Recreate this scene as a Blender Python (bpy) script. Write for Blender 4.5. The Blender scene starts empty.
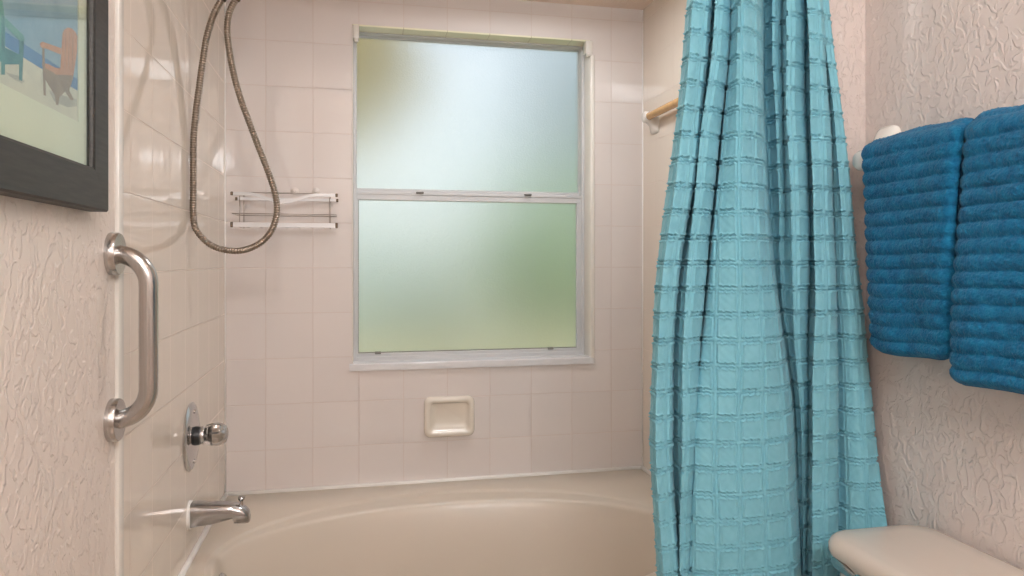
import bpy, bmesh, math, random
import numpy as np
from mathutils import Vector, Matrix

random.seed(7)
S = bpy.context.scene
COL = S.collection
PI = math.pi

# ------------------------------------------------------------------ measured room (metres)
PITCH = 0.154                       # tile pitch
W = 1.488                           # tub alcove width, tile face to tile face
XR = 1.59                           # painted right wall
YT = -1.09                          # where the tile stops
CAMX, CAMY, CAMZ = 0.4252, -2.5664, 1.2525
YAW = 0.213685
FPX, HORY = 723.78, 260.85
RV = np.array([math.cos(YAW), -math.sin(YAW)])
FV = np.array([math.sin(YAW), math.cos(YAW)])


def ray(px, py):
    a = (px - 512) / FPX
    d = RV * a + FV
    return d[0], d[1], (HORY - py) / FPX


def on_x(X, px, py):
    """world (Y, Z) of a photo point measured on the plane x = X"""
    d = ray(px, py)
    t = (X - CAMX) / d[0]
    return CAMY + t * d[1], CAMZ + t * d[2]


def on_y(Y, px, py):
    """world (X, Z) of a photo point measured on the plane y = Y"""
    d = ray(px, py)
    t = (Y - CAMY) / d[1]
    return CAMX + t * d[0], CAMZ + t * d[2]


def on_z(Z, px, py):
    d = ray(px, py)
    t = (Z - CAMZ) / d[2]
    return CAMX + t * d[0], CAMY + t * d[1]


# ------------------------------------------------------------------ materials
def lin(r, g, b):
    def f(c):
        c /= 255.0
        return c / 12.92 if c <= 0.04045 else ((c + 0.055) / 1.055) ** 2.4
    return (f(r), f(g), f(b), 1.0)


class NT:
    def __init__(self, name):
        self.m = bpy.data.materials.new(name)
        self.m.use_nodes = True
        self.t = self.m.node_tree
        self.b = self.t.nodes['Principled BSDF']
        self.out = self.t.nodes['Material Output']

    def n(self, kind, **kw):
        nd = self.t.nodes.new(kind)
        for k, v in kw.items():
            if k.startswith('i_'):
                nd.inputs[k[2:].replace('_', ' ')].default_value = v
            else:
                setattr(nd, k, v)
        return nd

    def l(self, a, b):
        self.t.links.new(a, b)

    def set(self, **kw):
        for k, v in kw.items():
            self.b.inputs[k.replace('_', ' ')].default_value = v
        return self

    def coords(self):
        return self.n('ShaderNodeTexCoord').outputs['Object']

    def bump(self, height, strength=0.3, dist=0.002, prev=None):
        b = self.n('ShaderNodeBump')
        b.inputs['Strength'].default_value = strength
        b.inputs['Distance'].default_value = dist
        self.l(height, b.inputs['Height'])
        if prev is not None:
            self.l(prev, b.inputs['Normal'])
        self.l(b.outputs['Normal'], self.b.inputs['Normal'])
        return b.outputs['Normal']

    def noise(self, scale, detail=3, dist=0.0, vec=None, rough=0.5):
        nd = self.n('ShaderNodeTexNoise')
        nd.inputs['Scale'].default_value = scale
        nd.inputs['Detail'].default_value = detail
        nd.inputs['Roughness'].default_value = rough
        nd.inputs['Distortion'].default_value = dist
        self.l(vec if vec is not None else self.coords(), nd.inputs['Vector'])
        return nd.outputs['Fac']

    def ramp(self, fac, stops):
        r = self.n('ShaderNodeValToRGB')
        e = r.color_ramp.elements
        e[0].position, e[0].color = stops[0]
        e[1].position, e[1].color = stops[-1]
        for p, c in stops[1:-1]:
            x = e.new(p)
            x.color = c
        self.l(fac, r.inputs['Fac'])
        return r.outputs['Color']


def plain(name, col, rough=0.5, metal=0.0, var=0.04, vscale=6.0, coat=0.0, spec=0.5):
    k = NT(name)
    k.set(Roughness=rough, Metallic=metal)
    k.b.inputs['Specular IOR Level'].default_value = spec
    k.b.inputs['Coat Weight'].default_value = coat
    k.b.inputs['Coat Roughness'].default_value = 0.05
    a = tuple(min(1, c * (1 - var)) for c in col[:3]) + (1,)
    b = tuple(min(1, c * (1 + var)) for c in col[:3]) + (1,)
    c = k.ramp(k.noise(vscale, 2), [(0.3, a), (0.7, b)])
    k.l(c, k.b.inputs['Base Color'])
    return k.m


def tile_mat(name, axis, off_u, off_v, col_a, col_b, grout, rough=0.04):
    k = NT(name)
    sep = k.n('ShaderNodeSeparateXYZ')
    k.l(k.coords(), sep.inputs[0])
    cmb = k.n('ShaderNodeCombineXYZ')
    au = k.n('ShaderNodeMath', operation='ADD')
    au.inputs[1].default_value = off_u
    av = k.n('ShaderNodeMath', operation='ADD')
    av.inputs[1].default_value = off_v
    k.l(sep.outputs[axis], au.inputs[0])
    k.l(sep.outputs['Z'], av.inputs[0])
    k.l(au.outputs[0], cmb.inputs['X'])
    k.l(av.outputs[0], cmb.inputs['Y'])
    br = k.n('ShaderNodeTexBrick', offset=0.0, squash=1.0)
    br.inputs['Color1'].default_value = col_a
    br.inputs['Color2'].default_value = col_b
    br.inputs['Mortar'].default_value = grout
    br.inputs['Scale'].default_value = 1.0
    br.inputs['Mortar Size'].default_value = 0.0016
    br.inputs['Mortar Smooth'].default_value = 0.5
    br.inputs['Bias'].default_value = 0.0
    br.inputs['Brick Width'].default_value = PITCH
    br.inputs['Row Height'].default_value = PITCH
    k.l(cmb.outputs[0], br.inputs['Vector'])
    k.l(br.outputs['Color'], k.b.inputs['Base Color'])
    k.b.inputs['Specular IOR Level'].default_value = 0.75
    rr = k.n('ShaderNodeMapRange')
    rr.inputs['To Min'].default_value = rough
    rr.inputs['To Max'].default_value = 0.6
    k.l(br.outputs['Fac'], rr.inputs['Value'])
    k.l(rr.outputs[0], k.b.inputs['Roughness'])
    inv = k.n('ShaderNodeMath', operation='SUBTRACT')
    inv.inputs[0].default_value = 1.0
    k.l(br.outputs['Fac'], inv.inputs[1])
    n1 = k.bump(k.noise(9, 1), 0.12, 0.006)
    n2 = k.bump(k.noise(45, 1), 0.03, 0.002, n1)
    k.bump(inv.outputs[0], 0.5, 0.0012, n2)
    return k.m


def knockdown(name, col, strength=0.55):
    k = NT(name)
    k.set(Roughness=0.36)
    k.b.inputs['Specular IOR Level'].default_value = 0.5
    co = k.coords()
    mp = k.n('ShaderNodeMapping')
    mp.inputs['Scale'].default_value = (1, 1, 0.7)
    k.l(co, mp.inputs['Vector'])
    h = k.noise(54, 2.0, 0.7, mp.outputs[0], 0.5)
    r = k.ramp(h, [(0.47, (0, 0, 0, 1)), (0.56, (1, 1, 1, 1)), (0.75, (0.8, 0.8, 0.8, 1))])
    n1 = k.bump(r, strength, 0.0030)
    k.bump(k.noise(130, 1), 0.12, 0.001, n1)
    a = tuple(c * 0.97 for c in col[:3]) + (1,)
    c = k.ramp(k.noise(3, 2), [(0.3, a), (0.7, col)])
    k.l(c, k.b.inputs['Base Color'])
    return k.m


def brushed(name, col, rough=0.3, axis_scale=(400, 400, 6)):
    k = NT(name)
    k.set(Metallic=1.0, Roughness=rough, Base_Color=col)
    mp = k.n('ShaderNodeMapping')
    mp.inputs['Scale'].default_value = axis_scale
    k.l(k.coords(), mp.inputs['Vector'])
    f = k.noise(1.0, 2, 0, mp.outputs[0])
    k.bump(f, 0.06, 0.001)
    c = k.ramp(f, [(0.3, tuple(x * 0.88 for x in col[:3]) + (1,)), (0.7, col)])
    k.l(c, k.b.inputs['Base Color'])
    return k.m


def thin_glass(name, tint=(0.96, 0.985, 0.96, 1)):
    k = NT(name)
    tr = k.n('ShaderNodeBsdfTransparent')
    tr.inputs[0].default_value = tint
    gl = k.n('ShaderNodeBsdfGlossy')
    gl.inputs['Roughness'].default_value = 0.02
    fr = k.n('ShaderNodeFresnel')
    ge = k.n('ShaderNodeNewGeometry')
    io = k.n('ShaderNodeMapRange')
    io.inputs['To Min'].default_value = 1.45
    io.inputs['To Max'].default_value = 1 / 1.45
    k.l(ge.outputs['Backfacing'], io.inputs['Value'])
    k.l(io.outputs[0], fr.inputs['IOR'])
    nz = k.noise(4, 1)
    bp = k.n('ShaderNodeBump')
    bp.inputs['Strength'].default_value = 0.02
    k.l(nz, bp.inputs['Height'])
    k.l(bp.outputs[0], gl.inputs['Normal'])
    mx = k.n('ShaderNodeMixShader')
    k.l(fr.outputs[0], mx.inputs[0])
    k.l(tr.outputs[0], mx.inputs[1])
    k.l(gl.outputs[0], mx.inputs[2])
    k.l(mx.outputs[0], k.out.inputs['Surface'])
    return k.m


def emissive(name, col, strength):
    k = NT(name)
    k.set(Base_Color=(0.9, 0.9, 0.9, 1), Roughness=0.4)
    k.b.inputs['Emission Color'].default_value = col
    k.b.inputs['Emission Strength'].default_value = strength
    return k.m


M = {}
N0Z = 1.2287                         # height of one grout line
M['tile_back'] = tile_mat('tile_back', 'X', -0.847 * PITCH + 10 * PITCH, -N0Z + 20 * PITCH,
                          lin(227, 220, 217), lin(224, 217, 214), lin(212, 200, 194))
M['tile_side'] = tile_mat('tile_side', 'Y', 4.736 * PITCH + 20 * PITCH, -N0Z + 20 * PITCH,
                          lin(228, 218, 206), lin(225, 215, 203), lin(208, 195, 183))
M['tile_reveal'] = tile_mat('tile_reveal', 'X', -0.847 * PITCH + 10 * PITCH, 0.07,
                            lin(242, 240, 216), lin(239, 238, 212), lin(190, 184, 160))
M['paint'] = knockdown('paint', lin(227, 216, 207))
M['paint_right'] = knockdown('paint_right', lin(220, 208, 202))
M['ceiling'] = knockdown('ceiling_paint', lin(238, 218, 202), 0.3)
M['caulk'] = plain('caulk', lin(246, 244, 240), 0.4)
M['trim_white'] = plain('trim_white', lin(232, 228, 221), 0.22)
M['floor'] = tile_mat('floor_tile', 'X', 5.0, 5.0, lin(190, 175, 160), lin(186, 170, 155), lin(150, 135, 125), 0.3)
M['tub'] = plain('tub_enamel', lin(213, 202, 188), 0.30, 0, 0.01, 3, coat=0.08)
M['ceramic'] = plain('ceramic', lin(232, 224, 212), 0.12, 0, 0.01, 5)
M['ceramic_white'] = plain('ceramic_white', lin(236, 232, 226), 0.12, 0, 0.01, 5)
M['toilet'] = plain('toilet_china', lin(217, 205, 193), 0.16, 0, 0.01, 3, coat=0.2)
M['steel'] = brushed('brushed_steel', lin(194, 191, 188), 0.24)
M['chrome'] = brushed('chrome', lin(205, 205, 206), 0.09, (20, 20, 20))
M['satin'] = brushed('satin_chrome', lin(188, 186, 186), 0.2, (8, 300, 300))
M['dark_metal'] = brushed('dark_metal', lin(98, 84, 72), 0.32, (30, 30, 30))
M['hose'] = brushed('hose_steel', lin(160, 148, 136), 0.3, (200, 200, 200))
M['black'] = plain('black_plastic', lin(38, 38, 40), 0.35)
M['alu'] = plain('aluminium', lin(204, 205, 206), 0.35, 0.0)
M['alu_dark'] = plain('aluminium_dark', lin(120, 118, 112), 0.5)  # darker grey of the gasket, latches and lift tabs
M['wire'] = brushed('wire_steel', lin(176, 166, 158), 0.3, (60, 60, 60))
M['band'] = plain('white_band', lin(240, 240, 242), 0.2, 0.15)
M['cup'] = plain('clear_vinyl', lin(236, 230, 226), 0.15)
M['amber'] = plain('amber_wood', lin(206, 160, 98), 0.25, 0, 0.12, 30, coat=0.4)
M['espresso'] = None
M['glass'] = thin_glass('picture_glass')

# frosted window glass
k = NT('frosted_glass')
k.set(Roughness=0.42, IOR=1.45, Base_Color=(0.96, 0.985, 0.96, 1))
k.b.inputs['Transmission Weight'].default_value = 1.0
vo = k.n('ShaderNodeTexVoronoi')
vo.inputs['Scale'].default_value = 170
k.l(k.coords(), vo.inputs['Vector'])
nb = k.bump(vo.outputs['Distance'], 0.25, 0.002)
k.bump(k.noise(420, 2), 0.2, 0.001, nb)
M['frosted'] = k.m

# clear acrylic knob
k = NT('clear_acrylic')
k.set(Roughness=0.03, IOR=1.49, Base_Color=(0.97, 0.95, 0.92, 1))
k.b.inputs['Transmission Weight'].default_value = 1.0
k.bump(k.noise(30, 1), 0.05, 0.001)
M['acrylic'] = k.m

# dark brushed wood picture frame
k = NT('espresso_wood')
k.set(Roughness=0.42)
k.b.inputs['Specular IOR Level'].default_value = 0.3
mp = k.n('ShaderNodeMapping')
mp.inputs['Scale'].default_value = (60, 6, 60)
k.l(k.coords(), mp.inputs['Vector'])
f = k.noise(3, 3, 0.2, mp.outputs[0])
k.l(k.ramp(f, [(0.3, lin(40, 38, 36)), (0.7, lin(58, 55, 51))]), k.b.inputs['Base Color'])
k.bump(f, 0.1, 0.001)
M['espresso'] = k.m


def fabric(name, a, b, scale=900, rough=0.85, sheen=0.3, bump=0.25, extra=0.0):
    k = NT(name)
    k.set(Roughness=rough)
    k.b.inputs['Sheen Weight'].default_value = sheen
    k.b.inputs['Specular IOR Level'].default_value = 0.2
    f = k.noise(scale, 3)
    k.l(k.ramp(k.noise(60, 4), [(0.3, a), (0.7, b)]), k.b.inputs['Base Color'])
    n1 = k.bump(f, bump, 0.001)
    if extra:
        k.bump(k.noise(190, 3, 0.6), extra, 0.004, n1)
    return k.m


M['curtain'] = fabric('curtain_cloth', lin(120, 183, 199), lin(128, 190, 206), 1200, 0.7, 0.15, 0.12)
M['towel'] = fabric('towel_terry', lin(8, 86, 126), lin(22, 114, 156), 900, 0.95, 0.12, 0.5, 0.9)


# ------------------------------------------------------------------ object helpers
def tag(o, label=None, cat=None, group=None, kind=None):
    if label: o['label'] = label
    if cat: o['category'] = cat
    if group: o['group'] = group
    if kind: o['kind'] = kind
    return o


def thing(name, label, cat, loc=(0, 0, 0), group=None):
    o = bpy.data.objects.new(name, None)
    o.empty_display_size = 0.05
    o.location = loc
    COL.objects.link(o)
    return tag(o, label, cat, group)


def link_mesh(name, me, mats, parent=None, smooth=False):
    if not isinstance(mats, (list, tuple)):
        mats = [mats]
    for m in mats:
        me.materials.append(m)
    if smooth:
        for p in me.polygons:
            p.use_smooth = True
    o = bpy.data.objects.new(name, me)
    COL.objects.link(o)
    if parent is not None:
        o.parent = parent
        if parent.parent is None:
            o.matrix_parent_inverse = Matrix.Translation(-parent.location)
    return o


def obj(name, bm, mats, parent=None, smooth=False, sharp=None):
    bmesh.ops.recalc_face_normals(bm, faces=bm.faces)
    me = bpy.data.meshes.new(name)
    bm.to_mesh(me)
    bm.free()
    o = link_mesh(name, me, mats, parent, smooth)
    if smooth and sharp is not None:
        me.set_sharp_from_angle(angle=math.radians(sharp))
    return o


def BM():
    return bmesh.new()


def box(bm, lo, hi, bevel=0.0, seg=2, mat=0):
    vs = [bm.verts.new((x, y, z)) for x in (lo[0], hi[0]) for y in (lo[1], hi[1]) for z in (lo[2], hi[2])]
    fs = []
    for q in ((0, 1, 3, 2), (4, 6, 7, 5), (0, 4, 5, 1), (2, 3, 7, 6), (0, 2, 6, 4), (1, 5, 7, 3)):
        f = bm.faces.new([vs[i] for i in q])
        f.material_index = mat
        fs.append(f)
    if bevel > 0:
        bmesh.ops.recalc_face_normals(bm, faces=fs)
        ed = list({e for f in fs for e in f.edges})
        r = bmesh.ops.bevel(bm, geom=ed, offset=bevel, segments=seg, profile=0.5, affect='EDGES')
        for f in r['faces']:
            f.material_index = mat
    return bm


def tube(bm, pts, rad, seg=16, cap=True, closed=False):
    """tube along points; rad a number or a list"""
    pts = [Vector(p) for p in pts]
    n = len(pts)
    rads = rad if isinstance(rad, (list, tuple, np.ndarray)) else [rad] * n
    up = None
    rings = []
    for i in range(n):
        if closed:
            t = (pts[(i + 1) % n] - pts[i - 1]).normalized()
        else:
            t = (pts[min(i + 1, n - 1)] - pts[max(i - 1, 0)]).normalized()
        if up is None:
            up = Vector((0, 0, 1)) if abs(t.z) < 0.9 else Vector((0, 1, 0))
        a = (up - t * up.dot(t))
        if a.length < 1e-6:
            a = t.orthogonal()
        a.normalize()
        up = a
        b = t.cross(a)
        rings.append([bm.verts.new(pts[i] + (a * math.cos(2 * PI * j / seg) + b * math.sin(2 * PI * j / seg)) * rads[i])
                      for j in range(seg)])
    m = n if closed else n - 1
    for i in range(m):
        r0, r1 = rings[i], rings[(i + 1) % n]
        for j in range(seg):
            bm.faces.new((r0[j], r0[(j + 1) % seg], r1[(j + 1) % seg], r1[j]))
    if cap and not closed:
        bm.faces.new(rings[0][::-1])
        bm.faces.new(rings[-1])
    return bm


def lathe(bm, origin, axis, prof, seg=32, wob=None):
    """profile [(distance along axis, radius)] turned about axis"""
    ax = Vector(axis).normalized()
    a = ax.orthogonal().normalized()
    b = ax.cross(a)
    o = Vector(origin)
    rings = []
    for d, r in prof:
        if r < 1e-6:
            rings.append([bm.verts.new(o + ax * d)])
        else:
            ring = []
            for j in range(seg):
                th = 2 * PI * j / seg
                rr = r * (1 + (wob(th) if wob else 0))
                ring.append(bm.verts.new(o + ax * d + (a * math.cos(th) + b * math.sin(th)) * rr))
            rings.append(ring)
    for r0, r1 in zip(rings, rings[1:]):
        for j in range(seg):
            k2 = (j + 1) % seg
            if len(r0) == 1 and len(r1) == 1:
                continue
            if len(r0) == 1:
                bm.faces.new((r0[0], r1[k2], r1[j]))
            elif len(r1) == 1:
                bm.faces.new((r0[j], r0[k2], r1[0]))
            else:
                bm.faces.new((r0[j], r0[k2], r1[k2], r1[j]))
    if len(rings[0]) > 1:
        bm.faces.new(rings[0][::-1])
    if len(rings[-1]) > 1:
        bm.faces.new(rings[-1])
    return bm


def loft(bm, rings, cap0=True, cap1=True):
    vr = [[bm.verts.new(p) for p in r] for r in rings]
    n = len(vr[0])
    for a, b in zip(vr, vr[1:]):
        for j in range(n):
            bm.faces.new((a[j], a[(j + 1) % n], b[(j + 1) % n], b[j]))
    if cap0: bm.faces.new(vr[0][::-1])
    if cap1: bm.faces.new(vr[-1])
    return bm


def rrect(cx, cy, hw, hh, r, n=6):
    """rounded rectangle points (2-D), counter-clockwise"""
    out = []
    for sx, sy, a0 in ((1, 1, 0), (-1, 1, 90), (-1, -1, 180), (1, -1, 270)):
        for i in range(n + 1):
            a = math.radians(a0 + 90 * i / n)
            out.append((cx + sx * (hw - r) + r * math.cos(a), cy + sy * (hh - r) + r * math.sin(a)))
    return out


def crspline(P, n=12, closed=False):
    P = [np.array(p, float) for p in P]
    if not closed:
        P = [2 * P[0] - P[1]] + P + [2 * P[-1] - P[-2]]
        rng = range(1, len(P) - 2)
    out = []
    for i in rng:
        p0, p1, p2, p3 = P[i - 1:i + 3]
        for k_ in range(n):
            t = k_ / n
            out.append(0.5 * (2 * p1 + (p2 - p0) * t + (2 * p0 - 5 * p1 + 4 * p2 - p3) * t * t + (3 * p1 - p0 - 3 * p2 + p3) * t ** 3))
    out.append(P[-2])
    return out


def grid_obj(name, V, nu, nv, mats, parent=None, uv=None, closed_u=False):
    """V: (nu*nv,3) array, index = i*nv + j"""
    V = np.asarray(V, dtype=np.float32)
    I, J = np.meshgrid(np.arange(nu if closed_u else nu - 1), np.arange(nv - 1), indexing='ij')
    I2 = (I + 1) % nu
    F = np.stack([I * nv + J, I2 * nv + J, I2 * nv + J + 1, I * nv + J + 1], -1).reshape(-1, 4)
    me = bpy.data.meshes.new(name)
    me.vertices.add(len(V))
    me.vertices.foreach_set('co', V.ravel())
    me.loops.add(F.size)
    me.loops.foreach_set('vertex_index', F.ravel().astype(np.int32))
    me.polygons.add(len(F))
    me.polygons.foreach_set('loop_start', (np.arange(len(F)) * 4).astype(np.int32))
    me.polygons.foreach_set('loop_total', np.full(len(F), 4, dtype=np.int32))
    me.update(calc_edges=True)
    me.validate()
    if uv is not None:
        l = me.uv_layers.new(name='cloth')
        l.data.foreach_set('uv', np.asarray(uv, dtype=np.float32)[F.ravel()].ravel())
    return link_mesh(name, me, mats, parent, True)


# ------------------------------------------------------------------ the setting
YB = -3.25                                            # wall behind the camera
ZC, ZS = 2.44, 2.20                                   # ceiling, lowered ceiling over the tub
WX0, WX1, WZ0, WZ1 = 0.4165, 1.2805, 0.8905, 2.0727   # window opening in the back wall
TH = 0.13

bm = BM()
for lo, hi in (((-0.15, 0, 0), (WX0, TH, ZC)), ((WX1, 0, 0), (XR + 0.15, TH, ZC)),
               ((WX0, 0, 0), (WX1, TH, WZ0)), ((WX0, 0, WZ1), (WX1, TH, ZC))):
    box(bm, lo, hi)
tag(obj('wall_back', bm, M['tile_back']), kind='structure')

bm = BM()
box(bm, (-0.15, -1.085, 0), (0, 0, ZC), mat=1)
box(bm, (-0.15, YB - .1, 0), (-0.004, -1.085, ZC), mat=0)
tag(obj('wall_left', bm, [M['paint'], M['tile_side']]), kind='structure')

bm = BM()
box(bm, (W, YT + 0.002, 0), (XR + 0.15, 0, ZC), mat=1)
box(bm, (W + 0.002, YT, 0), (XR + 0.15, YT + 0.004, ZC), mat=0)
box(bm, (XR, YB - .1, 0), (XR + 0.15, YT + 0.002, ZC), mat=0)
tag(obj('wall_right', bm, [M['paint_right'], M['tile_side']]), kind='structure')

bm = BM()
box(bm, (-0.15, YB - .1, 0), (XR + 0.15, YB, ZC))
tag(obj('wall_front', bm, M['paint']), kind='structure')

bm = BM()
box(bm, (-0.15, YB - .1, -0.1), (XR + 0.15, 0, 0))
tag(obj('floor', bm, M['floor']), kind='structure')

bm = BM()
box(bm, (-0.15, YB - .1, ZC), (XR + 0.15, TH, ZC + 0.1))
box(bm, (-0.001, YT - 0.02, ZS), (XR + 0.001, 0, ZC))
tag(obj('ceiling', bm, M['ceiling']), kind='structure')

# bullnose strips where the tile stops
bm = BM()
box(bm, (-0.006, -1.120, 0.0), (0.0035, -1.0895, ZS), 0.003, 2)
tag(obj('trim_1', bm, M['trim_white'], smooth=True, sharp=40), kind='structure')
bm = BM()
box(bm, (W - 0.0035, YT - 0.004, 0.0), (W + 0.004, YT + 0.025, ZS), 0.003, 2)
tag(obj('trim_2', bm, M['trim_white'], smooth=True, sharp=40), kind='structure')

# caulk lines round the tub
RIM = 0.47
bm = BM()
tube(bm, [(0, -0.004, RIM + .002), (W, -0.004, RIM + .002)], 0.0085, 8)
tag(obj('trim_3', bm, M['caulk'], smooth=True), kind='structure')
bm = BM()
tube(bm, [(0.004, 0, RIM + .002), (0.004, -1.03, RIM + .002)], 0.0085, 8)
tag(obj('trim_4', bm, M['caulk'], smooth=True), kind='structure')
bm = BM()
tube(bm, [(W - 0.004, 0, RIM + .002), (W - 0.004, -1.03, RIM + .002)], 0.0085, 8)
tag(obj('trim_5', bm, M['caulk'], smooth=True), kind='structure')
# corner grout beads
bm = BM()
tube(bm, [(0.0005, -0.0005, RIM), (0.0005, -0.0005, ZS)], 0.0035, 8)
tag(obj('trim_6', bm, M['caulk'], smooth=True), kind='structure')
bm = BM()
tube(bm, [(W - 0.0005, -0.0005, RIM), (W - 0.0005, -0.0005, ZS)], 0.0035, 8)
tag(obj('trim_7', bm, M['caulk'], smooth=True), kind='structure')

# ------------------------------------------------------------------ window
win = thing('window_1', 'frosted single-hung window above the bathtub', 'window', (0.85, 0.06, WZ0))
win['kind'] = 'structure'
FY = 0.062                                            # front of the metal frame
bm = BM()
box(bm, (WX0, 0.0, WZ1 - 0.006), (WX1, FY + .05, WZ1 + .001), 0.002, 2)
obj('head_reveal', bm, M['tile_reveal'], win)
for x0, x1 in ((WX0 - .001, WX0 + .003), (WX1 - .003, WX1 + .001)):
    bm = BM()
    box(bm, (x0, -0.002, WZ0), (x1, FY + .05, WZ1 - .006), 0.001, 2)
    obj('jamb', bm, M['trim_white'], win, True, 40)
# tile bullnose down the right side of the opening, proud of the wall
bm = BM()
box(bm, (WX1 - .002, -0.007, WZ0 - .012), (WX1 + .015, 0.012, WZ1 - .055), 0.004, 3)
obj('edge_trim', bm, M['trim_white'], win, True, 40)
bm = BM()
pts = [(WX0 - .010, -.010), (WX1 + .008, -.010), (WX1 + .016, -.002), (WX1 + .016, .0), (WX1, .0), (WX1, .11), (WX0, .11), (WX0, .0), (WX0 - .010, .0)]
lo = [bm.verts.new((x, y, WZ0 - .019)) for x, y in pts]
hi = [bm.verts.new((x, y, WZ0 + .006)) for x, y in pts]
bm.faces.new(lo[::-1]); bm.faces.new(hi)
for i in range(len(pts)):
    j = (i + 1) % len(pts)
    bm.faces.new((lo[i], lo[j], hi[j], hi[i]))
bmesh.ops.bevel(bm, geom=[e for e in bm.edges if abs(e.verts[0].co.z - e.verts[1].co.z) < 1e-5 and e.verts[0].co.z > WZ0 and e.verts[0].co.y < 0 and e.verts[1].co.y < 0],
                offset=0.004, segments=3, affect='EDGES')
M['sill'] = plain('sill_marble', lin(222, 222, 224), 0.22, 0, 0.03, 25)
obj('sill', bm, M['sill'], win, True, 40)

fx0, fx1, fz0, fz1 = WX0 + .003, WX1 - .003, WZ0 + .006, WZ1 - .006
bm = BM()
for lo_, hi_ in (((fx0, FY, fz0 - .002), (fx0 + .011, FY + .06, fz1)), ((fx1 - .012, FY, fz0 - .002), (fx1, FY + .06, fz1)),
                 ((fx0 + .011, FY, fz1 - .006), (fx1 - .012, FY + .06, fz1)), ((fx0 + .011, FY, fz0 - .002), (fx1 - .012, FY + .06, fz0 + .014)), ((fx0 - .004, FY + .003, fz0 - .005), (fx1 + .004, FY + .055, fz0 + .008))):
    box(bm, lo_, hi_, 0.0015, 1)
obj('frame', bm, M['alu'], win)
MZ = 1.492                                            # meeting rail
# upper pane (set back), lower sash nearer
bm = BM()
for lo_, hi_ in (((fx0 + .009, FY + .030, MZ - .006), (fx1 - .010, FY + .05, MZ + .022)), ((fx0 + .008, FY + .034, fz1 - .010), (fx1 - .008, FY + .05, fz1 - .004)),
                 ((fx0 + .008, FY + .034, MZ + .02), (fx0 + .0125, FY + .05, fz1 - .006)), ((fx1 - .0135, FY + .034, MZ + .02), (fx1 - .009, FY + .05, fz1 - .006))):
    box(bm, lo_, hi_, 0.0015, 1)
sash = obj('upper_sash', bm, M['alu'], win)
bm = BM()
box(bm, (fx0 + .010, FY + .040, MZ + .018), (fx1 - .011, FY + .044, fz1 - .007))
obj('pane', bm, M['frosted'], sash)
bm = BM()
box(bm, (fx0 + .009, FY + .006, MZ - .022), (fx1 - .010, FY + .028, MZ + .006), 0.002, 2)
box(bm, (fx0 + .009, FY + .003, MZ - .002), (fx1 - .010, FY + .012, MZ + .008), 0.001, 1)
box(bm, (fx0 + .009, FY + .006, fz0 + .010), (fx1 - .010, FY + .028, fz0 + .026), 0.002, 2)
box(bm, (fx0 + .009, FY + .0055, fz0 + .0255), (fx0 + .017, FY + .028, MZ - .0215), 0.002, 2)
box(bm, (fx1 - .029, FY + .0055, fz0 + .0255), (fx1 - .010, FY + .028, MZ - .0215), 0.002, 2)
sash2 = obj('lower_sash', bm, M['alu'], win)
bm = BM()
box(bm, (fx0 + .013, FY + .015, fz0 + .02), (fx1 - .024, FY + .019, MZ - .016))
obj('pane', bm, M['frosted'], sash2)
bm = BM()
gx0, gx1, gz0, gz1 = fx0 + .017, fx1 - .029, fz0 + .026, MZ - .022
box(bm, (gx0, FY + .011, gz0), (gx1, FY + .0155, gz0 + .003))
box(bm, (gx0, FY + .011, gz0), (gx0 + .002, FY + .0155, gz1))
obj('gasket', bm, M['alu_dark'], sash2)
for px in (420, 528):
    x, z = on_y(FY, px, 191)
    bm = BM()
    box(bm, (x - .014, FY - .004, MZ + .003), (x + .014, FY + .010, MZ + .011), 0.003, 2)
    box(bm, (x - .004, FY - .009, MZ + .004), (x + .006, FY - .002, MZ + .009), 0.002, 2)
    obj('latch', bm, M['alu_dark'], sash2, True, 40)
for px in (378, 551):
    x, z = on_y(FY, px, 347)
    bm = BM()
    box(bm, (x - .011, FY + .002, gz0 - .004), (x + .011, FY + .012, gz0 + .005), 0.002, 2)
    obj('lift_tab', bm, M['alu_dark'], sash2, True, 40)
# white blind brackets in the two upper corners of the opening
for x0, x1 in ((WX0 + .003, WX0 + .023), (WX1 - .019, WX1 + .006)):
    bm = BM()
    box(bm, (x0, -0.008, WZ1 - .050), (x1, 0.030, WZ1 - .004), 0.002, 2)
    box(bm, (x0 + .003, -0.010, WZ1 - .062), (x1 - .003, 0.010, WZ1 - .048), 0.003, 2)
    obj('bracket', bm, M['trim_white'], win, True, 40)

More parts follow.
